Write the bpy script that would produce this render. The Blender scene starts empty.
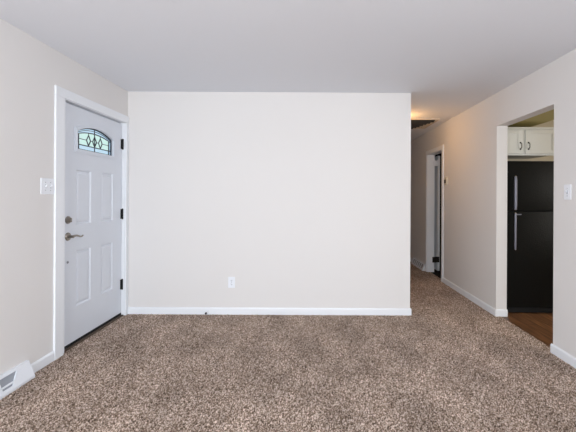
import bpy, bmesh, math, random
import numpy as np
from mathutils import Vector, Matrix

C = bpy.context.scene
COL = C.collection
random.seed(7)

# ------------------------------------------------------------------ camera
EYE = 1.289
F_PX = 356.0
cam_d = bpy.data.cameras.new('camera')
cam_d.sensor_fit = 'HORIZONTAL'
cam_d.sensor_width = 36.0
cam_d.lens = F_PX / 576.0 * 36.0
cam_d.shift_x = -23.5 / 576.0
cam_d.shift_y = -18.7 / 576.0
cam_d.clip_start = 0.05
cam = bpy.data.objects.new('camera', cam_d)
COL.objects.link(cam)
ROLL = math.radians(0.28)
cam.matrix_world = (Matrix.Translation((0, 0, EYE)) @ Matrix.Rotation(math.pi / 2, 4, 'X')
                    @ Matrix.Rotation(ROLL, 4, 'Z'))
C.camera = cam

# ------------------------------------------------------------------ world, lights, exposure
C.view_settings.view_transform = 'Standard'
C.view_settings.look = 'None'
C.view_settings.gamma = 1.0
C.view_settings.use_curve_mapping = False
C.view_settings.exposure = 0.0

world = bpy.data.worlds.new('world')
C.world = world
world.use_nodes = True
bg = world.node_tree.nodes['Background']
bg.inputs['Color'].default_value = (0.80, 0.92, 1.0, 1)
bg.inputs['Strength'].default_value = 1.0


def area(name, loc, direction, sx, sy, power, color):
    d = bpy.data.lights.new(name, 'AREA')
    d.shape = 'RECTANGLE'
    d.size, d.size_y = sx, sy
    d.energy = power
    d.color = color
    o = bpy.data.objects.new(name, d)
    COL.objects.link(o)
    o.location = loc
    o.rotation_euler = Vector(direction).to_track_quat('-Z', 'Y').to_euler()
    return o


# daylight through the big living room window behind the camera
area('window_daylight', (-1.0, -2.90, 1.42), (0, 1, 0.04), 1.7, 1.85, 134, (0.89, 0.95, 1.0))
# two unseen side lights, added to brighten the walls but not the hallway
area('right_side_fill', (1.98, -1.3, 1.45), (-1, 0, 0), 1.5, 1.4, 74, (0.89, 0.95, 1.0))
area('left_side_fill', (-1.98, -1.5, 1.45), (1, 0, 0), 1.5, 1.4, 34, (0.89, 0.95, 1.0))
# unseen kitchen light, added in front of the solid outer wall
area('kitchen_light', (4.5, 2.3, 1.5), (-1, 0.25, 0), 1.2, 1.1, 34, (1.0, 0.97, 0.90))


def bulb(name, loc, power, color, r):
    d = bpy.data.lights.new(name, 'POINT')
    d.energy = power
    d.color = color
    d.shadow_soft_size = r
    o = bpy.data.objects.new(name, d)
    COL.objects.link(o)
    o.location = loc
    return o


# ------------------------------------------------------------------ dimensions
H = 2.44                    # ceiling
XL, XR = -2.02, 2.02        # side walls of the room
YB = 3.907                  # back wall
XH = 1.087                  # hallway's left side
YF = -3.0                   # wall behind the camera
YE = 7.4                    # end of the hallway
XK = 2.137                   # kitchen side of the right wall
YK = 4.78                   # kitchen back wall

# ------------------------------------------------------------------ materials


def new_mat(name):
    m = bpy.data.materials.new(name)
    m.use_nodes = True
    nt = m.node_tree
    return m, nt, nt.nodes['Principled BSDF']


def coords(nt):
    return nt.nodes.new('ShaderNodeTexCoord').outputs['Object']


def bump_noise(nt, bsdf, scale, strength, dist, detail=2.0):
    n = nt.nodes.new('ShaderNodeTexNoise')
    n.inputs['Scale'].default_value = scale
    n.inputs['Detail'].default_value = detail
    nt.links.new(coords(nt), n.inputs['Vector'])
    b = nt.nodes.new('ShaderNodeBump')
    b.inputs['Strength'].default_value = strength
    b.inputs['Distance'].default_value = dist
    nt.links.new(n.outputs['Fac'], b.inputs['Height'])
    nt.links.new(b.outputs['Normal'], bsdf.inputs['Normal'])


def paint(name, col, rough=0.6, spec=0.3, tex=None, metal=0.0):
    m, nt, b = new_mat(name)
    b.inputs['Base Color'].default_value = (*col, 1)
    b.inputs['Roughness'].default_value = rough
    b.inputs['Specular IOR Level'].default_value = spec
    b.inputs['Metallic'].default_value = metal
    if tex:
        bump_noise(nt, b, *tex)
    return m


M_WALL = paint('wall_paint', (0.81, 0.785, 0.774), 0.75, 0.25, (90, 0.12, 0.003))
M_CEIL = paint('ceiling_paint', (0.86, 0.88, 0.935), 0.85, 0.2, (60, 0.2, 0.004))
M_TRIM = paint('trim_white', (0.90, 0.92, 0.96), 0.35, 0.4, (40, 0.05, 0.001))
M_DOOR = paint('door_white', (0.77, 0.805, 0.875), 0.38, 0.4, (120, 0.06, 0.0008))
M_PLATE = paint('plate_white', (0.90, 0.92, 0.97), 0.3, 0.5)
M_SLOT = paint('slot_grey', (0.30, 0.31, 0.34), 0.5, 0.3)
M_DARK = paint('dark_rubber', (0.015, 0.015, 0.016), 0.6, 0.3)
M_BRONZE = paint('dark_bronze', (0.05, 0.042, 0.036), 0.38, 0.5, (200, 0.05, 0.0005), 0.7)
M_NICKEL = paint('satin_nickel', (0.30, 0.27, 0.24), 0.28, 0.5, (200, 0.05, 0.0005), 1.0)
M_STEEL = paint('brushed_steel', (0.19, 0.19, 0.23), 0.42, 0.5, (150, 0.05, 0.0005), 0.5)
M_CHROME = paint('polished_chrome', (0.65, 0.65, 0.66), 0.15, 0.5, (150, 0.03, 0.0003), 1.0)
M_REG = paint('register_white_enamel', (0.83, 0.85, 0.90), 0.35, 0.4, (80, 0.04, 0.0006))
M_REGIN = paint('register_inside_grey', (0.33, 0.35, 0.39), 0.5, 0.3, (30, 0.05, 0.001))
M_CAB = paint('cabinet_white', (0.80, 0.795, 0.76), 0.45, 0.35, (60, 0.04, 0.0008))
M_CABGAP = paint('cabinet_shadow_gap', (0.42, 0.42, 0.45), 0.6, 0.2, (40, 0.04, 0.001))
M_SOFFIT = paint('soffit_olive', (0.60, 0.52, 0.24), 0.75, 0.2, (80, 0.1, 0.002))  # plain olive colour of the assumed soffit
M_KWALL = paint('kitchen_wall_paint', (0.70, 0.63, 0.50), 0.75, 0.2, (80, 0.1, 0.002))
M_THRESH = paint('threshold_brown', (0.10, 0.07, 0.05), 0.5, 0.4, (60, 0.2, 0.002))
M_LEAD = paint('lead_came', (0.035, 0.037, 0.05), 0.45, 0.4, (150, 0.1, 0.001), 0.4)
M_VENT_SHADE = paint('grille_shaded_metal', (0.05, 0.053, 0.06), 0.45, 0.4, (90, 0.05, 0.001), 0.3)  # darker copy of the grille metal, shade put into the colour
M_VENT_LIT = paint('grille_lamplit_tan', (0.68, 0.60, 0.50), 0.6, 0.3, (90, 0.05, 0.001))  # frame and side blades, the lamp's warm light put into the colour
M_DARKROOM = paint('unlit_room_black', (0.018, 0.016, 0.016), 0.8, 0.15, (20, 0.1, 0.004))  # near-black, the unlit room's darkness put into the colour
M_THERMO = paint('thermostat_cream', (0.70, 0.63, 0.50), 0.45, 0.4)


def fridge_mat():
    m, nt, b = new_mat('fridge_black_enamel')
    b.inputs['Base Color'].default_value = (0.007, 0.007, 0.0065, 1)
    b.inputs['Roughness'].default_value = 0.38
    b.inputs['Specular IOR Level'].default_value = 0.12
    bump_noise(nt, b, 90, 0.6, 0.004)
    return m


M_FRIDGE = fridge_mat()


def carpet_mat():
    m, nt, b = new_mat('brown_frieze_carpet')
    L = nt.links.new
    at = nt.nodes.new('ShaderNodeAttribute')
    at.attribute_name = 'tuft'
    ramp = nt.nodes.new('ShaderNodeValToRGB')
    el = ramp.color_ramp.elements
    el[0].position, el[0].color = 0.0, (0.06, 0.04, 0.028, 1)
    el[1].position, el[1].color = 1.0, (0.86, 0.71, 0.62, 1)
    e = el.new(0.5)
    e.color = (0.34, 0.242, 0.180, 1)
    L(at.outputs['Fac'], ramp.inputs['Fac'])
    # slow drift of the pile's lean (foot and vacuum tracks)
    n = nt.nodes.new('ShaderNodeTexNoise')
    n.inputs['Scale'].default_value = 2.6
    n.inputs['Detail'].default_value = 3.0
    mp = nt.nodes.new('ShaderNodeMapping')
    mp.inputs['Scale'].default_value = (1.5, 0.7, 1)
    L(coords(nt), mp.inputs['Vector'])
    L(mp.outputs['Vector'], n.inputs['Vector'])
    mr = nt.nodes.new('ShaderNodeMapRange')
    mr.inputs['From Min'].default_value = 0.35
    mr.inputs['From Max'].default_value = 0.65
    mr.inputs['To Min'].default_value = 0.82
    mr.inputs['To Max'].default_value = 1.16
    L(n.outputs['Fac'], mr.inputs['Value'])
    hsv = nt.nodes.new('ShaderNodeHueSaturation')
    L(ramp.outputs['Color'], hsv.inputs['Color'])
    L(mr.outputs['Result'], hsv.inputs['Value'])
    L(hsv.outputs['Color'], b.inputs['Base Color'])
    b.inputs['Roughness'].default_value = 0.95
    b.inputs['Specular IOR Level'].default_value = 0.05
    return m


M_CARPET = carpet_mat()


def wood_mat():
    m, nt, b = new_mat('dark_plank_floor')
    L = nt.links.new
    mp = nt.nodes.new('ShaderNodeMapping')
    mp.inputs['Rotation'].default_value = (0, 0, math.pi / 2)
    L(coords(nt), mp.inputs['Vector'])
    br = nt.nodes.new('ShaderNodeTexBrick')
    br.inputs['Scale'].default_value = 1.0
    br.inputs['Brick Width'].default_value = 1.1
    br.inputs['Row Height'].default_value = 0.11
    br.inputs['Mortar Size'].default_value = 0.003
    br.inputs['Color1'].default_value = (0.34, 0.165, 0.075, 1)
    br.inputs['Color2'].default_value = (0.13, 0.062, 0.032, 1)
    br.inputs['Mortar'].default_value = (0.015, 0.008, 0.005, 1)
    L(mp.outputs['Vector'], br.inputs['Vector'])
    n = nt.nodes.new('ShaderNodeTexNoise')
    n.inputs['Scale'].default_value = 6.0
    n.inputs['Detail'].default_value = 6.0
    mp2 = nt.nodes.new('ShaderNodeMapping')
    mp2.inputs['Scale'].default_value = (9, 0.8, 1)
    L(coords(nt), mp2.inputs['Vector'])
    L(mp2.outputs['Vector'], n.inputs['Vector'])
    mx = nt.nodes.new('ShaderNodeMixRGB')
    mx.blend_type = 'MULTIPLY'
    mx.inputs['Fac'].default_value = 0.8
    rp = nt.nodes.new('ShaderNodeValToRGB')
    rp.color_ramp.elements[0].position = 0.3
    rp.color_ramp.elements[0].color = (0.35, 0.35, 0.35, 1)
    rp.color_ramp.elements[1].position = 0.7
    rp.color_ramp.elements[1].color = (1.5, 1.4, 1.3, 1)
    L(n.outputs['Fac'], rp.inputs['Fac'])
    L(br.outputs['Color'], mx.inputs['Color1'])
    L(rp.outputs['Color'], mx.inputs['Color2'])
    L(mx.outputs['Color'], b.inputs['Base Color'])
    b.inputs['Roughness'].default_value = 0.35
    b.inputs['Specular IOR Level'].default_value = 0.4
    return m


M_WOOD = wood_mat()


def glass_mat(name, col):
    """textured leaded glass: lets daylight through, slightly milky"""
    m = bpy.data.materials.new(name)
    m.use_nodes = True
    nt = m.node_tree
    nt.nodes.clear()
    out = nt.nodes.new('ShaderNodeOutputMaterial')
    tr = nt.nodes.new('ShaderNodeBsdfTransparent')
    tr.inputs['Color'].default_value = (*col, 1)
    gl = nt.nodes.new('ShaderNodeBsdfGlossy')
    gl.inputs['Roughness'].default_value = 0.15
    n = nt.nodes.new('ShaderNodeTexNoise')
    n.inputs['Scale'].default_value = 60
    nt.links.new(coords(nt), n.inputs['Vector'])
    bp = nt.nodes.new('ShaderNodeBump')
    bp.inputs['Strength'].default_value = 0.3
    bp.inputs['Distance'].default_value = 0.002
    nt.links.new(n.outputs['Fac'], bp.inputs['Height'])
    nt.links.new(bp.outputs['Normal'], gl.inputs['Normal'])
    mix = nt.nodes.new('ShaderNodeMixShader')
    mix.inputs['Fac'].default_value = 0.06
    nt.links.new(tr.outputs[0], mix.inputs[1])
    nt.links.new(gl.outputs[0], mix.inputs[2])
    nt.links.new(mix.outputs[0], out.inputs['Surface'])
    return m


M_GLASS = glass_mat('mint_glass', (0.82, 0.97, 0.86))
M_GLASS_B = glass_mat('pale_blue_glass', (0.70, 0.84, 0.93))


def glow_mat():
    m, nt, b = new_mat('lamp_glass_glowing')
    b.inputs['Base Color'].default_value = (0.9, 0.8, 0.6, 1)
    b.inputs['Emission Color'].default_value = (1.0, 0.68, 0.32, 1)
    b.inputs['Emission Strength'].default_value = 3.0
    return m


M_GLOW = glow_mat()

# ------------------------------------------------------------------ mesh helpers


def add_box(bm, x0, x1, y0, y1, z0, z1, bev=0.0, mat=None):
    """box; mat: optional 4x4 applied afterwards"""
    r = bmesh.ops.create_cube(bm, size=1.0)
    vs = r['verts']
    for v in vs:
        v.co = Vector((x0 + (v.co.x + .5) * (x1 - x0), y0 + (v.co.y + .5) * (y1 - y0), z0 + (v.co.z + .5) * (z1 - z0)))
    if bev > 0:
        es = list({e for v in vs for e in v.link_edges})
        rb = bmesh.ops.bevel(bm, geom=es, offset=bev, segments=2, profile=0.6, affect='EDGES')
        vs = list({v for f in rb['faces'] for v in f.verts} | {v for v in vs if v.is_valid})
    if mat is not None:
        bmesh.ops.transform(bm, matrix=mat, verts=[v for v in vs if v.is_valid])
    return vs


def box_bm(*a, **k):
    bm = bmesh.new()
    add_box(bm, *a, **k)
    return bm


def add_prism(bm, poly, axis, a0, a1):
    """extrude a polygon. axis 'x': poly=(y,z); 'y': poly=(x,z); 'z': poly=(x,y)"""
    def P(p, a):
        return {'x': (a, p[0], p[1]), 'y': (p[0], a, p[1]), 'z': (p[0], p[1], a)}[axis]
    v0 = [bm.verts.new(P(p, a0)) for p in poly]
    v1 = [bm.verts.new(P(p, a1)) for p in poly]
    n = len(poly)
    for i in range(n):
        bm.faces.new((v0[i], v0[(i + 1) % n], v1[(i + 1) % n], v1[i]))
    bm.faces.new(v0)
    bm.faces.new(list(reversed(v1)))
    return v0 + v1


def add_lathe(bm, prof, centre, axis, seg=28):
    """prof: list of (radius, distance along axis) from centre"""
    ax = Vector(axis).normalized()
    a = ax.orthogonal().normalized()
    b = ax.cross(a)
    rings = []
    for r, d in prof:
        ring = []
        for k in range(seg):
            t = 2 * math.pi * k / seg
            ring.append(bm.verts.new(Vector(centre) + ax * d + (a * math.cos(t) + b * math.sin(t)) * max(r, 1e-4)))
        rings.append(ring)
    for i in range(len(rings) - 1):
        for k in range(seg):
            bm.faces.new((rings[i][k], rings[i][(k + 1) % seg], rings[i + 1][(k + 1) % seg], rings[i + 1][k]))
    bm.faces.new(rings[0])
    bm.faces.new(list(reversed(rings[-1])))


def add_tube(bm, pts, r, seg=10):
    """round rod along a polyline; r number or list"""
    pts = [Vector(p) for p in pts]
    rs = r if isinstance(r, (list, tuple)) else [r] * len(pts)
    rings = []
    up = None
    for i, p in enumerate(pts):
        t = (pts[min(i + 1, len(pts) - 1)] - pts[max(i - 1, 0)]).normalized()
        if up is None:
            up = t.orthogonal().normalized()
        up = (up - t * up.dot(t)).normalized()
        sd = t.cross(up)
        rings.append([bm.verts.new(p + (up * math.cos(2 * math.pi * k / seg) + sd * math.sin(2 * math.pi * k / seg)) * rs[i]) for k in range(seg)])
    for i in range(len(rings) - 1):
        for k in range(seg):
            bm.faces.new((rings[i][k], rings[i][(k + 1) % seg], rings[i + 1][(k + 1) % seg], rings[i + 1][k]))
    bm.faces.new(rings[0])
    bm.faces.new(list(reversed(rings[-1])))


def obj(name, bm, m, parent=None, smooth=False, world=None):
    """link a bmesh as ONE mesh object; vertices are given in world space"""
    bmesh.ops.recalc_face_normals(bm, faces=bm.faces)
    me = bpy.data.meshes.new(name)
    bm.to_mesh(me)
    bm.free()
    me.materials.append(m)
    o = bpy.data.objects.new(name, me)
    COL.objects.link(o)
    if smooth:
        for p in me.polygons:
            p.use_smooth = True
        me.set_sharp_from_angle(angle=math.radians(35))
    if parent is not None:
        o.parent = parent
        me.transform(Matrix.Translation(-origin_of(parent)))
    else:
        # origin at the base centre
        co = np.array([v.co[:] for v in me.vertices])
        c = Vector(((co[:, 0].min() + co[:, 0].max()) / 2, (co[:, 1].min() + co[:, 1].max()) / 2, co[:, 2].min()))
        me.transform(Matrix.Translation(-c))
        o.location = c
    return o


def origin_of(o):
    v = Vector(o.location)
    while o.parent is not None:
        o = o.parent
        v += Vector(o.location)
    return v


def struct(name, bm, m, parent=None, smooth=False):
    o = obj(name, bm, m, parent, smooth)
    if parent is None:
        o['kind'] = 'structure'
    return o


def thing(name, label, cat, loc, group=None):
    o = bpy.data.objects.new(name, None)
    o.empty_display_size = 0.1
    COL.objects.link(o)
    o.location = loc
    o['label'] = label
    o['category'] = cat
    if group:
        o['group'] = group
    return o


def tag(o, label, cat, group=None):
    o['label'] = label
    o['category'] = cat
    if group:
        o['group'] = group
    return o


# ------------------------------------------------------------------ shell: floors
def carpet():
    """pile carpet: every tuft a bump of its own height, shade by yarn"""
    rng = np.random.default_rng(3)
    step = 0.0046
    x0, x1, y0, y1 = XL - 0.02, XR + 0.055, 1.2, YE
    nx, ny = int((x1 - x0) / step), int((y1 - y0) / step)
    xs = np.linspace(x0, x1, nx)
    ys = np.linspace(y0, y1, ny)
    X, Y = np.meshgrid(xs, ys)
    fine = rng.normal(0, 1, (ny, nx))
    # soften a little so that tufts are 1-2 cm clumps
    k = fine.copy()
    k[1:-1, 1:-1] = 0.95 * fine[1:-1, 1:-1] + 0.02 * (fine[:-2, 1:-1] + fine[2:, 1:-1] + fine[1:-1, :-2] + fine[1:-1, 2:])
    k /= k.std()
    Z = np.clip(k * 0.0034, -0.008, 0.008) - 0.001
    Z[0, :] = Z[-1, :] = Z[:, 0] = Z[:, -1] = -0.004
    Xj = X + rng.uniform(-.3, .3, X.shape) * step
    Yj = Y + rng.uniform(-.3, .3, X.shape) * step
    Xj[:, 0], Xj[:, -1] = x0, x1
    # tint of the yarn: partly with height (light tips), partly its own
    own = rng.normal(0, 1, (ny, nx))
    t = np.clip(0.5 + 0.5 * (0.46 * k + 0.78 * own), 0, 1)
    v = np.stack([Xj, Yj, Z], -1).reshape(-1, 3).astype(np.float32)
    idx = np.arange(nx * ny).reshape(ny, nx)
    q = np.stack([idx[:-1, :-1], idx[:-1, 1:], idx[1:, 1:], idx[1:, :-1]], -1).reshape(-1, 4)
    # the room's outline: drop quads under the block left of the hallway
    cx = Xj.reshape(-1)[q].mean(1)
    cy = Yj.reshape(-1)[q].mean(1)
    keep = ~((cy > YB + 0.03) & (cx < XH - 0.03))
    keep &= ~((cx > XR + 0.02) & ((cy < 2.93) | (cy > 3.92)) & ~((cy > 5.5) & (cy < 6.19)))
    q = q[keep]
    me = bpy.data.meshes.new('floor')
    me.vertices.add(len(v))
    me.vertices.foreach_set('co', v.reshape(-1))
    me.loops.add(q.size)
    me.loops.foreach_set('vertex_index', q.reshape(-1).astype(np.int32))
    me.polygons.add(len(q))
    me.polygons.foreach_set('loop_start', (np.arange(len(q)) * 4).astype(np.int32))
    me.polygons.foreach_set('loop_total', np.full(len(q), 4, np.int32))
    a = me.attributes.new('tuft', 'FLOAT', 'POINT')
    a.data.foreach_set('value', t.reshape(-1).astype(np.float32))
    me.update(calc_edges=True)
    me.validate()
    me.materials.append(M_CARPET)
    o = bpy.data.objects.new('floor', me)
    COL.objects.link(o)
    o['kind'] = 'structure'


carpet()
# part of the carpet behind the camera and the slab under everything
m_, nt_, b_ = new_mat('plain_carpet')
b_.inputs['Base Color'].default_value = (0.34, 0.242, 0.180, 1)
b_.inputs['Roughness'].default_value = 0.95
bump_noise(nt_, b_, 120, 0.6, 0.01)
M_CARPET_PLAIN = m_
struct('floor_near', box_bm(XL - .02, XR + .02, YF, 1.2, -0.05, 0.0), M_CARPET_PLAIN)
bm = bmesh.new()
add_box(bm, XL - .2, XR + .055, YF - .2, YE + .2, -0.12, -0.052)
struct('floor_slab', bm, M_DARKROOM)
struct('floor_kitchen', box_bm(XR + .055, 4.75, 0.3, YK + .02, -0.06, -0.002), M_WOOD)
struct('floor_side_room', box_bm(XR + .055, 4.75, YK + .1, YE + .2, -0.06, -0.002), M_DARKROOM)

# ------------------------------------------------------------------ shell: ceiling and walls
bm = bmesh.new()
add_box(bm, XL - .15, XK, YF - .15, YE + .15, H, H + .12)
struct('ceiling', bm, M_CEIL)
struct('ceiling_kitchen', box_bm(XK, 4.75, 0.3, YE + .15, H, H + .12), M_KWALL)

DY0, DY1, DZ1 = 2.900, 3.862, 2.10      # rough opening of the front door
bm = bmesh.new()
add_box(bm, XL - .15, XL, YF - .15, -2.3, 0, H)
add_box(bm, XL - .15, XL, -2.3, -0.7, 0, 0.7)
add_box(bm, XL - .15, XL, -2.3, -0.7, 2.2, H)
add_box(bm, XL - .15, XL, -0.7, DY0, 0, H)
add_box(bm, XL - .15, XL, DY1, YB + .12, 0, H)
add_box(bm, XL - .15, XL, DY0, DY1, DZ1, H)
struct('wall_left', bm, M_WALL)

bm = bmesh.new()
add_box(bm, XL, XH, YB, YB + .12, 0, H)
struct('wall_back', bm, M_WALL)
struct('wall_hallway_left', box_bm(XH - .12, XH, YB + .12, YE, 0, H), M_WALL)
struct('wall_hallway_end', box_bm(XH - .12, XK, YE, YE + .15, 0, H), M_WALL)

OY0, OY1, OZ = 2.970, 3.887, 2.078       # cased opening to the kitchen
HY0, HY1, HZ = 5.50, 6.19, 2.04          # hallway door opening
bm = bmesh.new()
add_box(bm, XR, XK, YF - .15, -2.1, 0, H)
add_box(bm, XR, XK, -2.1, -0.5, 0, 0.7)
add_box(bm, XR, XK, -2.1, -0.5, 2.2, H)
add_box(bm, XR, XK, -0.5, OY0, 0, H)
add_box(bm, XR, XK, OY0, OY1, OZ, H)
add_box(bm, XR, XK, OY1, HY0, 0, H)
add_box(bm, XR, XK, HY0, HY1, HZ, H)
add_box(bm, XR, XK, HY1, YE, 0, H)
struct('wall_right', bm, M_WALL)

# wall behind the camera with the big window opening
bm = bmesh.new()
add_box(bm, XL, -1.9, YF - .15, YF, 0, H)
add_box(bm, -0.1, XR, YF - .15, YF, 0, H)
add_box(bm, -1.9, -0.1, YF - .15, YF, 0, 0.45)
add_box(bm, -1.9, -0.1, YF - .15, YF, 2.38, H)
struct('wall_front', bm, M_WALL)

# kitchen and side room shells
bm = bmesh.new()
add_box(bm, XK, 4.75, YK, YK + .12, 0, H)
struct('wall_kitchen_back', bm, M_KWALL)
struct('wall_kitchen_right', box_bm(4.6, 4.75, 0.3, YK, 0, H), M_KWALL)
struct('wall_kitchen_front', box_bm(XK, 4.75, 0.15, 0.3, 0, H), M_KWALL)
bm = bmesh.new()
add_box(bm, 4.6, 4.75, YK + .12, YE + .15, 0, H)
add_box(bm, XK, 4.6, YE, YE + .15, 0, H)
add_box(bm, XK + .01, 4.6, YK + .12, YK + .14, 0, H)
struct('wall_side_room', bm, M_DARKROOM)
struct('trim_kitchen_soffit', box_bm(XK, 2.80, 0.3, YK, 2.20, H), M_SOFFIT)  # assumed box, makes the olive band above the cabinet

# ------------------------------------------------------------------ baseboards
BH, BT = 0.076, 0.013


def base_profile(sign, x):
    """(x,z) profile of a baseboard standing on wall plane x, thickness towards sign"""
    return [(x, 0), (x + sign * BT, 0), (x + sign * BT, BH - .014), (x + sign * BT * .75, BH - .005), (x + sign * BT * .35, BH), (x, BH)]


bm = bmesh.new()
add_prism(bm, base_profile(1, XL), 'y', 2.530, 2.788)
struct('baseboard_left', bm, M_TRIM)
bm = bmesh.new()
add_prism(bm, base_profile(1, XL), 'y', YF, 1.93)
struct('baseboard_left_near', bm, M_TRIM)
bm = bmesh.new()
add_prism(bm, base_profile(-1, YB), 'x', XL + .004, XH + BT)
add_prism(bm, base_profile(1, XH), 'y', YB, YE)
struct('baseboard_back', bm, M_TRIM)
bm = bmesh.new()
add_prism(bm, base_profile(-1, XR), 'y', OY1 - BT, HY0 - .066)
add_prism(bm, base_profile(-1, OY1), 'x', XR, XK + .004)
add_prism(bm, base_profile(-1, XR), 'y', 6.98, YE)
struct('baseboard_right_hallway', bm, M_TRIM)
bm = bmesh.new()
add_prism(bm, base_profile(-1, XR), 'y', YF, OY0 + BT)
add_prism(bm, base_profile(1, OY0), 'x', XR, XK)
struct('baseboard_right', bm, M_TRIM)

# ------------------------------------------------------------------ front door: casing, jamb, threshold
CX = XL + 0.016           # casing face
bm = bmesh.new()
add_box(bm, XL, CX, 2.790, 2.888, 0, 2.085, .003)
add_box(bm, XL, CX, 3.852, 3.905, 0, 2.085, .003)
add_box(bm, XL, CX, 2.790, 3.905, 2.085, 2.160, .003)
add_box(bm, XL - .15, XL, DY0, DY0 + .018, 0, DZ1)
add_box(bm, XL - .15, XL, DY1 - .014, DY1, 0, DZ1)
add_box(bm, XL - .15, XL, DY0 + .018, DY1 - .014, DZ1 - .018, DZ1)
# stops behind the slab
add_box(bm, XL - .15, XL - .078, DY0 + .018, DY0 + .034, 0.02, DZ1 - .018)
add_box(bm, XL - .15, XL - .078, DY1 - .030, DY1 - .014, 0.02, DZ1 - .018)
add_box(bm, XL - .15, XL - .078, DY0 + .034, DY1 - .030, DZ1 - .034, DZ1 - .018)
struct('trim_1', bm, M_TRIM)
bm = bmesh.new()
add_box(bm, XL - .15, XL - .004, DY0 + .018, DY1 - .014, 0, 0.012, .003)
struct('trim_2', bm, M_THRESH)

# ------------------------------------------------------------------ front door slab
FX = XL - 0.030           # face of the slab towards the room
SY0, SY1, SZ0, SZ1 = 2.925, 3.841, 0.036, 2.070
P1 = (3.100, 3.310)
P2 = (3.470, 3.672)
UP = (1.040, 1.520)
LO = (0.330, 0.815)
WY0, WY1 = 3.090, 3.684   # cell holding the fan light
WZ0, WZ1 = 1.655, 1.965
GC, GH = 3.382, 0.278     # glass: centre and half width
GB, GS, GT = 1.703, 1.862, 1.922   # bottom, springing, crown


def arch_pts(half, bottom, spring, crown, n=24):
    """outline of the fan light, counter-clockwise from the lower left, as (y,z)"""
    rise = crown - spring
    R = (half * half + rise * rise) / (2 * rise)
    cz = crown - R
    a = math.asin(half / R)
    top = [(GC + R * math.sin(t), cz + R * math.cos(t)) for t in [a - 2 * a * i / n for i in range(n + 1)]]
    return [(GC - half, bottom), (GC + half, bottom)] + top


door = bpy.data.objects.new('door_1', None)
COL.objects.link(door)
door.location = (FX, (SY0 + SY1) / 2, SZ0)
door['kind'] = 'structure'
door['label'] = 'white panelled front door with arched leaded glass in left wall'
door['category'] = 'door'

bm = bmesh.new()


def quad(bm, pts):
    return bm.faces.new([bm.verts.new(p) for p in pts])


ycuts = [SY0, WY0, P1[0], P1[1], P2[0], P2[1], WY1, SY1]
zcuts = [SZ0, LO[0], LO[1], UP[0], UP[1], WZ0, WZ1, SZ1]


def inside(y, z, py, pz):
    return py[0] - 1e-5 < y < py[1] + 1e-5 and pz[0] - 1e-5 < z < pz[1] + 1e-5


for i in range(len(ycuts) - 1):
    for j in range(len(zcuts) - 1):
        ya, yb, za, zb = ycuts[i], ycuts[i + 1], zcuts[j], zcuts[j + 1]
        ym, zm = (ya + yb) / 2, (za + zb) / 2
        if any(inside(ym, zm, p, q) for p in (P1, P2) for q in (UP, LO)):
            continue
        if inside(ym, zm, (WY0, WY1), (WZ0, WZ1)):
            continue
        quad(bm, [(FX, ya, za), (FX, yb, za), (FX, yb, zb), (FX, ya, zb)])
for py in (P1, P2):
    for pz in (UP, LO):
        rings = []
        for ins, dep in ((0, 0), (.009, -.013), (.018, -.014), (.034, -.003), (.040, -.003)):
            rings.append([(FX + dep, py[0] + ins, pz[0] + ins), (FX + dep, py[1] - ins, pz[0] + ins),
                          (FX + dep, py[1] - ins, pz[1] - ins), (FX + dep, py[0] + ins, pz[1] - ins)])
        for a, b in zip(rings, rings[1:]):
            for k in range(4):
                quad(bm, [a[k], a[(k + 1) % 4], b[(k + 1) % 4], b[k]])
        quad(bm, rings[-1])
# cell round the fan light, following the arch
op = arch_pts(GH + .004, GB - .004, GS + .004, GT + .004)
yl, yr = op[0][0], op[1][0]
quad(bm, [(FX, WY0, WZ0), (FX, WY1, WZ0), (FX, yr, GB - .004), (FX, yl, GB - .004)])
quad(bm, [(FX, WY0, WZ0), (FX, yl, op[0][1]), (FX, yl, op[-1][1]), (FX, WY0, WZ1)])
quad(bm, [(FX, WY1, WZ0), (FX, WY1, WZ1), (FX, yr, op[2][1]), (FX, yr, op[1][1])])
tp = op[2:]
for a, b in zip(tp, tp[1:]):
    fa = WY1 + (WY0 - WY1) * tp.index(a) / (len(tp) - 1)
    fb = WY1 + (WY0 - WY1) * tp.index(b) / (len(tp) - 1)
    quad(bm, [(FX, a[0], a[1]), (FX, fa, WZ1), (FX, fb, WZ1), (FX, b[0], b[1])])
# reveal of the opening through the slab, edges and back
BX = FX - .044
for k in range(len(op)):
    a, b = op[k], op[(k + 1) % len(op)]
    quad(bm, [(FX, *a), (FX, *b), (BX, *b), (BX, *a)])
edge = [(SY0, SZ0), (SY1, SZ0), (SY1, SZ1), (SY0, SZ1)]
for k in range(4):
    a, b = edge[k], edge[(k + 1) % 4]
    quad(bm, [(FX, *a), (FX, *b), (BX, *b), (BX, *a)])
quad(bm, [(BX, SY0, SZ0), (BX, SY1, SZ0), (BX, SY1, WZ0), (BX, SY0, WZ0)])
quad(bm, [(BX, SY0, WZ1), (BX, SY1, WZ1), (BX, SY1, SZ1), (BX, SY0, SZ1)])
quad(bm, [(BX, SY0, WZ0), (BX, yl, WZ0), (BX, yl, WZ1), (BX, SY0, WZ1)])
quad(bm, [(BX, SY1, WZ0), (BX, yr, WZ0), (BX, yr, WZ1), (BX, SY1, WZ1)])
quad(bm, [(BX, yl, WZ0), (BX, yr, WZ0), (BX, yr, op[1][1]), (BX, yl, op[0][1])])
for a, b in zip(tp, tp[1:]):
    quad(bm, [(BX, a[0], a[1]), (BX, a[0], WZ1), (BX, b[0], WZ1), (BX, b[0], b[1])])
bmesh.ops.remove_doubles(bm, verts=bm.verts, dist=1e-5)
obj('slab', bm, M_DOOR, door)


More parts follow.
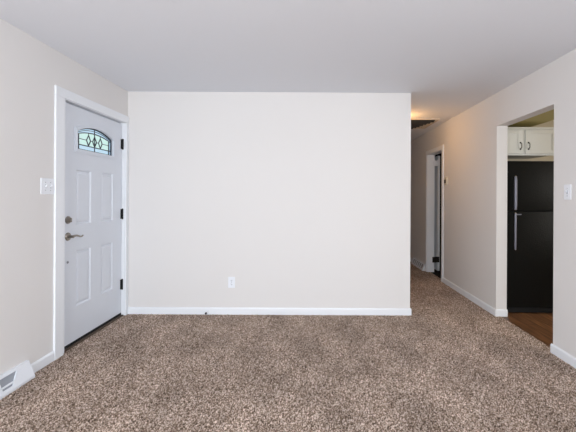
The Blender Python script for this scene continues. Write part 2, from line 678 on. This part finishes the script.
def add_ring(bm, outer, inner, x0, x1):
    n = len(outer)
    vo0 = [bm.verts.new((x0, *p)) for p in outer]
    vi0 = [bm.verts.new((x0, *p)) for p in inner]
    vo1 = [bm.verts.new((x1, *p)) for p in outer]
    vi1 = [bm.verts.new((x1, *p)) for p in inner]
    for i in range(n):
        j = (i + 1) % n
        bm.faces.new((vo1[i], vo1[j], vi1[j], vi1[i]))
        bm.faces.new((vo0[i], vo0[j], vi0[j], vi0[i]))
        bm.faces.new((vo0[i], vo0[j], vo1[j], vo1[i]))
        bm.faces.new((vi0[i], vi0[j], vi1[j], vi1[i]))


bm = bmesh.new()
add_ring(bm, arch_pts(GH + .030, GB - .032, GS + .024, GT + .030), arch_pts(GH, GB, GS, GT), FX, FX + .009)
add_ring(bm, arch_pts(GH + .018, GB - .020, GS + .015, GT + .018), arch_pts(GH + .004, GB - .004, GS + .003, GT + .004), FX + .009, FX + .015)
lite = obj('window_frame', bm, M_DOOR, door)
# panes: pale blue border band, mint middle
GX = FX - .016
IB = 0.046
inner = arch_pts(GH - IB, GB + IB, GS - IB * .35, GT - IB)
bm = bmesh.new()
vo = [bm.verts.new((GX, *p)) for p in arch_pts(GH, GB, GS, GT)]
vi = [bm.verts.new((GX, *p)) for p in inner]
for i in range(len(vo)):
    j = (i + 1) % len(vo)
    bm.faces.new((vo[i], vo[j], vi[j], vi[i]))
obj('border_glass', bm, M_GLASS_B, lite)
bm = bmesh.new()
bm.faces.new([bm.verts.new((GX, *p)) for p in inner])
obj('pane', bm, M_GLASS, lite)
# lead cames
bm = bmesh.new()


def came(bm, pts, r=0.0050):
    add_tube(bm, [(GX + .003, y, z) for y, z in pts], r, 6)


out = arch_pts(GH - .003, GB + .003, GS - .003, GT - .003)
came(bm, out + [out[0]], 0.0065)
came(bm, inner + [inner[0]])
mid = arch_pts(GH - .022, GB + .022, GS - .010, GT - .022)
came(bm, mid[2:], 0.0032)
came(bm, [(GC, GB), (GC, GT)], 0.0042)
zc = 1.802
for dy in (-.092, 0, .092):
    came(bm, [(GC + dy, zc - .048), (GC + dy + .030, zc), (GC + dy, zc + .048), (GC + dy - .030, zc), (GC + dy, zc - .048)])
    if dy:
        came(bm, [(GC + dy, zc + .048), (GC + dy, GS + .012)], .0030)
        came(bm, [(GC + dy, zc - .048), (GC + dy, GB + IB)], .0030)
for a, b in ((-GH + IB, -.122), (-.062, -.030), (.030, .062), (.122, GH - IB)):
    came(bm, [(GC + a, zc), (GC + b, zc)], .0032)
for s in (-1, 1):
    came(bm, [(GC + s * (GH - IB), GB), (GC + s * (GH - IB), GB + IB)])
    came(bm, [(GC + s * GH, GB + IB), (GC + s * (GH - IB), GB + IB)])
    came(bm, [(GC + s * GH, GS - .025), (GC + s * (GH - IB), GS - .018)])
obj('came', bm, M_LEAD, lite)

# door hardware
LY = 2.995
bm = bmesh.new()
add_lathe(bm, [(.033, 0), (.033, .004), (.029, .012), (.020, .016), (.019, .020), (0, .020)], (FX, LY, 1.088), (1, 0, 0))
db = obj('deadbolt', bm, M_NICKEL, door, True)
db['label'] = 'dark nickel deadbolt above the lever'
bm = box_bm(FX + .020, FX + .034, LY - .006, LY + .006, 1.088 - .018, 1.088 + .018, .003)
obj('thumb_turn', bm, M_NICKEL, db)
bm = bmesh.new()
add_lathe(bm, [(.035, 0), (.035, .004), (.030, .011), (.016, .014), (.012, .016), (.012, .050), (0, .050)], (FX, LY, 0.948), (1, 0, 0))
hd = obj('handle', bm, M_NICKEL, door, True)
hd['label'] = 'dark nickel lever handle on a round rose'
bm = bmesh.new()
pts, rs = [], []
for i in range(13):
    t = i / 12
    pts.append((FX + .046 + .004 * math.sin(t * 3), LY - .006 + t * .135, 0.950 + .010 * math.sin(t * 2 * math.pi) * (0.3 + .7 * t) - .004 * t))
    rs.append(.010 - .004 * t)
add_tube(bm, pts, rs, 10)
obj('lever', bm, M_NICKEL, hd, True)
bm = bmesh.new()
add_lathe(bm, [(.011, 0), (.011, .003), (.008, .006), (0, .006)], (FX, LY, 0.732), (1, 0, 0), 16)
obj('latch_button', bm, M_SLOT, door, True)
for zc_ in (1.852, 1.100, 0.340):
    bm = bmesh.new()
    add_lathe(bm, [(.004, -.058), (.0085, -.055), (.0085, .055), (.004, .058)], (FX + .010, SY1 + .003, zc_), (0, 0, 1), 12)
    add_box(bm, FX, FX + .0025, SY1 - .020, SY1, zc_ - .052, zc_ + .052)
    obj('hinge', bm, M_DARK, door, True)
bm = box_bm(FX - .036, FX + .002, SY0, SY1, 0.0125, SZ0 - .001, .002)
obj('door_sweep', bm, M_DARK, door)

# ------------------------------------------------------------------ hallway door
bm = bmesh.new()
cf = XR - 0.016
add_box(bm, cf, XR, HY0 - .062, HY0 - .004, 0, HZ, .003)
add_box(bm, cf, XR, HY1 + .004, HY1 + .062, 0, HZ, .003)
add_box(bm, cf, XR, HY0 - .062, HY1 + .062, HZ, HZ + .062, .003)
add_box(bm, XR, XK, HY0 - .004, HY0 + .010, 0, HZ)
add_box(bm, XR, XK, HY1 - .010, HY1 + .004, 0, HZ)
add_box(bm, XR, XK, HY0 + .010, HY1 - .010, HZ - .010, HZ + .004)
struct('trim_3', bm, M_TRIM)
hdoor = bpy.data.objects.new('door_2', None)
COL.objects.link(hdoor)
hdoor.location = (2.22, HY1 + .015, 0.02)
hdoor['kind'] = 'structure'
hdoor['label'] = 'white hallway door standing open into a dark room'
hdoor['category'] = 'door'
obj('slab', box_bm(2.203, 2.238, HY1 + .015, HY1 + .700, 0.02, HZ - .015, .002), M_TRIM, hdoor)
for z, mm in ((1.89, M_REG), (0.215, M_BRONZE)):
    bm = bmesh.new()
    add_box(bm, XK - .034, XK + .028, HY1 - .013, HY1 - .0105, z - .048, z + .048)
    add_lathe(bm, [(.008, -.05), (.008, .05)], (XK + .030, HY1 - .004, z), (0, 0, 1), 10)
    add_box(bm, XK + .030, 2.232, HY1 + .0125, HY1 + .0148, z - .048, z + .048)
    obj('hinge', bm, mm, hdoor)

# ------------------------------------------------------------------ wall plates


def plate_x(name, label, cat, x, sgn, yc, zc, w, h, toggles):
    """switch plate on a side wall (plane x, facing sgn)"""
    t = thing(name, label, cat, (x, yc, zc - h / 2))
    a, b = sorted((x, x + sgn * .006))
    obj('plate', box_bm(a, b, yc - w / 2, yc + w / 2, zc - h / 2, zc + h / 2, .0025), M_PLATE, t)
    for dy in toggles:
        a, b = sorted((x + sgn * .006, x + sgn * .0075))
        s = obj('switch_slot', box_bm(a, b, yc + dy - .006, yc + dy + .006, zc - .013, zc + .013), M_SLOT, t)
        bm = bmesh.new()
        X = x + sgn * .0075
        add_prism(bm, [(X, zc - .010), (X, zc + .010), (X + sgn * .012, zc + .013), (X + sgn * .012, zc + .006)], 'y', yc + dy - .0045, yc + dy + .0045)
        obj('toggle', bm, M_PLATE, s)
    for dy in toggles:
        for dz in (-.030, .030):
            bm = bmesh.new()
            add_lathe(bm, [(.0035, 0), (.003, .001), (0, .001)], (x + sgn * .006, yc + dy, zc + dz), (sgn, 0, 0), 10)
            obj('screw', bm, M_SLOT, t)
    return t


plate_x('light_switch', 'white two-toggle light switch plate left of the front door', 'light switch',
        XL, 1, 2.722, 1.363, .140, .122, (-.026, .026))
plate_x('light_switch', 'white light switch plate on the right wall, beside the kitchen opening', 'light switch',
        XR, -1, 2.805, 1.340, .078, .120, (0,))

# outlet on the back wall
ox, oz = -0.872, 0.352
t = thing('wall_outlet', 'white electrical outlet low on the back wall', 'outlet', (ox, YB, oz - .06))
obj('plate', box_bm(ox - .037, ox + .037, YB - .006, YB, oz - .060, oz + .060, .0025), M_PLATE, t)
for dz in (-.020, .020):
    bm = bmesh.new()
    add_lathe(bm, [(.0165, 0), (.0165, .0015), (.015, .0025), (0, .0025)], (ox, YB - .006, oz + dz), (0, -1, 0), 20)
    r = obj('receptacle', bm, M_PLATE, t)
    bm = bmesh.new()
    for dx in (-.006, .006):
        add_box(bm, ox + dx - .0013, ox + dx + .0013, YB - .0092, YB - .0085, oz + dz - .001, oz + dz + .007)
    add_lathe(bm, [(.0024, 0), (.0024, .0007)], (ox, YB - .0085, oz + dz - .007), (0, -1, 0), 10)
    obj('slot', bm, M_DARK, r)
bm = bmesh.new()
add_lathe(bm, [(.0035, 0), (.0025, .001), (0, .001)], (ox, YB - .006, oz), (0, -1, 0), 10)
obj('screw', bm, M_SLOT, t)

# thermostat in the hallway
ty, tz = 5.325, 1.540
t = thing('thermostat', 'small cream thermostat with dark face on hallway wall', 'thermostat', (XR, ty, tz - .05))
obj('housing', box_bm(XR - .022, XR, ty - .050, ty + .050, tz - .055, tz + .055, .006), M_THERMO, t, True)
bm = box_bm(XR - .026, XR - .022, ty - .024, ty + .030, tz - .030, tz + .022, .002)
obj('dial_face', bm, M_DARK, t)

# door stop on the back baseboard
sx, sz = -1.128, 0.036
t = thing('door_stop', 'small door stop with black rubber tip on back baseboard', 'door stop', (sx, YB - BT, sz))
bm = bmesh.new()
add_lathe(bm, [(.011, 0), (.011, .004), (.006, .008)], (sx, YB - BT, sz), (0, -1, 0), 16)
obj('base', bm, M_TRIM, t, True)
bm = bmesh.new()
add_lathe(bm, [(.0045, 0), (.0045, .052)], (sx, YB - BT - .008, sz), (0, -1, 0), 12)
obj('rod', bm, M_TRIM, t, True)
bm = bmesh.new()
add_lathe(bm, [(.009, 0), (.011, .004), (.011, .014), (.008, .018), (0, .018)], (sx, YB - BT - .060, sz), (0, -1, 0), 16)
obj('tip', bm, M_DARK, t, True)

# ------------------------------------------------------------------ baseboard air registers


def register(name, label, x, sgn, y0, y1, far_diag, fins, oy0, oy1, rail=.05):
    """sloped-face baseboard register on wall plane x; opening oy0..oy1 with a slanted end"""
    t = thing(name, label, 'air register', (x, (y0 + y1) / 2, 0.0), 'baseboard air registers')
    hb, ob, lip, ot = .122, .062, .018, .018

    def S(s, y, d=0.0):                # point on the sloped face, s=0 bottom..1 top, d depth inwards
        nx, nz = (hb - lip), (ob - ot)
        L = math.hypot(nx, nz)
        off = ob + (ot - ob) * s - d * nx / L
        z = lip + (hb - lip) * s - d * nz / L
        return (x + sgn * off, y, z)
    bm = bmesh.new()
    T = .16
    a0, a1 = .17, .84
    hole = [(a0, oy0), (a0, oy1 - far_diag), (a1, oy1), (a1, oy0)]
    # sloped face round the hole
    o4 = [(0, y0), (0, y1), (1, y1), (1, y0)]
    for k in range(4):
        a, b = o4[k], o4[(k + 1) % 4]
        c, d = hole[(k + 1) % 4], hole[k]
        quad(bm, [S(*a), S(*b), S(*c), S(*d)])
    for k in range(4):
        a, b = hole[k], hole[(k + 1) % 4]
        quad(bm, [S(*a), S(*b), S(*b, .010), S(*a, .010)])
    # lip, top, ends, back
    X = lambda o: x + sgn * o
    quad(bm, [(X(ob), y0, 0), (X(ob), y1, 0), (X(ob), y1, lip), (X(ob), y0, lip)])
    quad(bm, [(X(ot), y0, hb), (X(ot), y1, hb), (X(0), y1, hb), (X(0), y0, hb)])
    for y in (y0, y1):
        bm.faces.new([bm.verts.new(p) for p in ((X(0), y, 0), (X(ob), y, 0), (X(ob), y, lip), (X(ot), y, hb), (X(0), y, hb))])
    quad(bm, [(X(0), y0, 0), (X(0), y1, 0), (X(0), y1, hb), (X(0), y0, hb)])
    quad(bm, [(X(0), y0, 0), (X(ob), y0, 0), (X(ob), y1, 0), (X(0), y1, 0)])
    bmesh.ops.remove_doubles(bm, verts=bm.verts, dist=1e-5)
    obj('body', bm, M_REG, t)
    bm = bmesh.new()
    quad(bm, [S(a0 - .02, oy0, .010), S(a0 - .02, oy1, .010), S(a1 + .02, oy1, .010), S(a1 + .02, oy0, .010)])
    ob_ = obj('duct', bm, M_REGIN, t)
    ob_['label'] = 'grey opening behind the louvers'
    bm = bmesh.new()

    def bar(sa, ya, sb, yb, w, horizontal=False):
        if horizontal:
            p = [(sa - w, ya), (sa - w, yb), (sa + w, yb), (sa + w, ya)]
        else:
            p = [(sa, ya - w), (sa, ya + w), (sb, yb + w), (sb, yb - w)]
        for k in range(4):
            a, b = p[k], p[(k + 1) % 4]
            quad(bm, [S(*a, .001), S(*b, .001), S(*b, .009), S(*a, .009)])
        quad(bm, [S(*q, .001) for q in p])
    for yy in fins:
        bar(a0, yy, a1, yy, .007)
    bar(.34, oy0, .34, oy1 - far_diag * .75, rail, True)
    obj('louver', bm, M_REG, t)
    return t


register('baseboard_register', 'white sloped air register at bottom of left wall near the camera', XL, 1, 1.930, 2.530, .065,
         [2.04 + .115 * k for k in range(3)], 1.98, 2.42)
register('baseboard_register', 'white air register low on hallway wall beyond the hall door', XR, -1, 6.27, 6.97, .0,
         [6.43 + .10 * k for k in range(5)], 6.33, 6.93, .015)

# ------------------------------------------------------------------ hallway ceiling grille and lamp
gx0, gx1, gy0, gy1 = 1.16, 1.86, 5.17, 5.85
t = thing('ceiling_grille', 'dark louvred air grille in hallway ceiling', 'air grille', ((gx0 + gx1) / 2, (gy0 + gy1) / 2, H - .03))
bm = bmesh.new()
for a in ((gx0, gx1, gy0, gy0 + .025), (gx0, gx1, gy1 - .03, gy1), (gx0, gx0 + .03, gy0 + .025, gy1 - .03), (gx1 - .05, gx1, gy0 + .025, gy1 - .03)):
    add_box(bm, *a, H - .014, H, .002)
obj('frame', bm, M_VENT_LIT, t)
bm = box_bm(gx0 + .03, gx1 - .05, gy0 + .025, gy1 - .03, H - .003, H - .0005)
obj('backing', bm, M_DARK, t)
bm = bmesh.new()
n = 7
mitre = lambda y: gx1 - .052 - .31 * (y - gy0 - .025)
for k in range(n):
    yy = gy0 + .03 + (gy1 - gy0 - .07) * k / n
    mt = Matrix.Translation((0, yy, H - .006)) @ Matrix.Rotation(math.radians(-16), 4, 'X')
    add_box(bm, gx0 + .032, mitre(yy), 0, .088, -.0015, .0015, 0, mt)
obj('louver', bm, M_VENT_SHADE, t)
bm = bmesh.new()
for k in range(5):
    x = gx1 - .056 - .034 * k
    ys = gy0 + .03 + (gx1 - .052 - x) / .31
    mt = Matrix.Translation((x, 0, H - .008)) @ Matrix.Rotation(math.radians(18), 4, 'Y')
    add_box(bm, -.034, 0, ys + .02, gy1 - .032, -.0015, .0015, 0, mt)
sl = obj('side_louver', bm, M_VENT_LIT, t)
sl['label'] = 'louvers tinted as lamplit along the right side'

lx, ly = 1.26, 5.0
t = thing('ceiling_lamp', 'warm glowing ceiling lamp in the hallway, behind the back wall corner', 'ceiling lamp', (lx, ly, H - .10))
bm = bmesh.new()
add_lathe(bm, [(.085, 0), (.085, .018), (.075, .022)], (lx, ly, H), (0, 0, -1), 28)
obj('base', bm, M_NICKEL, t, True)
bm = bmesh.new()
prof = [(.100 * math.cos(a), .020 + .075 * math.sin(a)) for a in [i * math.pi / 2 / 8 for i in range(9)]]
add_lathe(bm, prof, (lx, ly, H), (0, 0, -1), 28)
obj('shade', bm, M_GLOW, t, True)
bulb('hallway_bulb', (lx + .02, ly, H - .20), 4.2, (1.0, 0.54, 0.20), .06)

# ------------------------------------------------------------------ refrigerator
fx0, fx1, fy, fh = 2.172, 2.932, 3.955, 1.705
split = 1.148
t = thing('refrigerator', 'black top-freezer refrigerator standing in the kitchen', 'refrigerator', ((fx0 + fx1) / 2, fy + .36, 0))
obj('cabinet_body', box_bm(fx0 + .004, fx1 - .004, fy + .065, fy + .74, 0.03, fh - .012, .006), M_FRIDGE, t)
d1 = obj('freezer_door', box_bm(fx0, fx1, fy, fy + .060, split + .006, fh, .010), M_FRIDGE, t, True)
d2 = obj('fresh_food_door', box_bm(fx0, fx1, fy, fy + .060, 0.075, split - .006, .010), M_FRIDGE, t, True)
bm = bmesh.new()
add_box(bm, fx0 + .01, fx1 - .01, fy + .030, fy + .050, 0.012, 0.068, .002)
for k in range(5):
    z = .020 + .009 * k
    add_box(bm, fx0 + .03, fx1 - .03, fy + .025, fy + .030, z, z + .004)
obj('base_grille', bm, M_DARK, t)
for x in (fx0 + .06, fx1 - .06):
    for y in (fy + .12, fy + .66):
        bm = bmesh.new()
        add_lathe(bm, [(.022, 0), (.022, .012), (.014, .014), (.014, .030)], (x, y, -0.002), (0, 0, 1), 14)
        obj('foot', bm, M_DARK, t)


def pull(parent, z0, z1, w):
    hx = fx0 + .072
    bm = bmesh.new()
    add_tube(bm, [(hx, fy - .042, z0 + (z1 - z0) * i / 8) for i in range(9)], [w * .8] + [w] * 7 + [w * .8], 12)
    hdl = obj('handle', bm, M_STEEL, parent, True)
    hdl['label'] = 'grey bar handle on bright end posts'
    for z, s in ((z0 + .012, 1), (z1 - .012, -1)):
        bm = bmesh.new()
        add_tube(bm, [(hx, fy, z), (hx, fy - .025, z), (hx, fy - .045, z - s * .010)], [.011, .009, .010], 10)
        obj('post', bm, M_CHROME, hdl, True)


pull(d1, split + .015, 1.530, .0165)
pull(d2, 0.725, split - .022, .012)
bm = box_bm(fx0 + .10, fx0 + .16, fy - .003, fy, split - .045, split - .032, .001)
obj('badge', bm, M_STEEL, d2)
bm = box_bm(fx1 - .10, fx1 - .02, fy + .015, fy + .07, fh, fh + .012, .003)
obj('hinge_cover', bm, M_FRIDGE, t)

# ------------------------------------------------------------------ cabinet above the refrigerator
kx0, kx1, ky, kz0, kz1 = 2.170, 2.930, 4.230, 1.805, 2.115
t = thing('wall_cabinet', 'off-white two-door wall cabinet above the black refrigerator', 'cabinet', ((kx0 + kx1) / 2, (ky + YK) / 2, kz0))
bm = bmesh.new()
add_box(bm, kx0, kx1, ky + .022, YK, kz0 + .012, kz1)
add_box(bm, kx0, kx1, ky + .022, ky + .040, kz0 - .004, kz0 + .012)
add_box(bm, kx0, kx1, ky + .002, YK, kz1, kz1 + .022, .003)
obj('body', bm, M_CAB, t)
kc = 2.530
for (a, b, hx) in ((kx0 + .006, kc - .014, kc - .050), (kc + .014, kx1 - .006, kc + .046)):
    bm = bmesh.new()
    z0, z1 = kz0 + .016, kz1 - .012
    st = .062
    add_box(bm, a, a + st, ky, ky + .020, z0, z1, .002)
    add_box(bm, b - st, b, ky, ky + .020, z0, z1, .002)
    add_box(bm, a + st, b - st, ky, ky + .020, z0, z0 + st * .75, .002)
    add_box(bm, a + st, b - st, ky, ky + .020, z1 - st * .75, z1, .002)
    add_box(bm, a + st, b - st, ky + .010, ky + .018, z0 + st * .75, z1 - st * .75)
    dr = obj('door', bm, M_CAB, t)
    bm = bmesh.new()
    zc_ = 1.912
    pts = [(hx, ky - .002 - .024 * min(1, 1.6 * math.sin(math.pi * i / 12)), zc_ - .038 + .076 * i / 12) for i in range(13)]
    add_tube(bm, pts, [.007] + [.0045] * 11 + [.007], 8)
    for dz in (-.038, .038):
        add_lathe(bm, [(.010, 0), (.010, .003), (.006, .006)], (hx, ky, zc_ + dz), (0, -1, 0), 12)
    obj('pull', bm, M_BRONZE, dr, True)
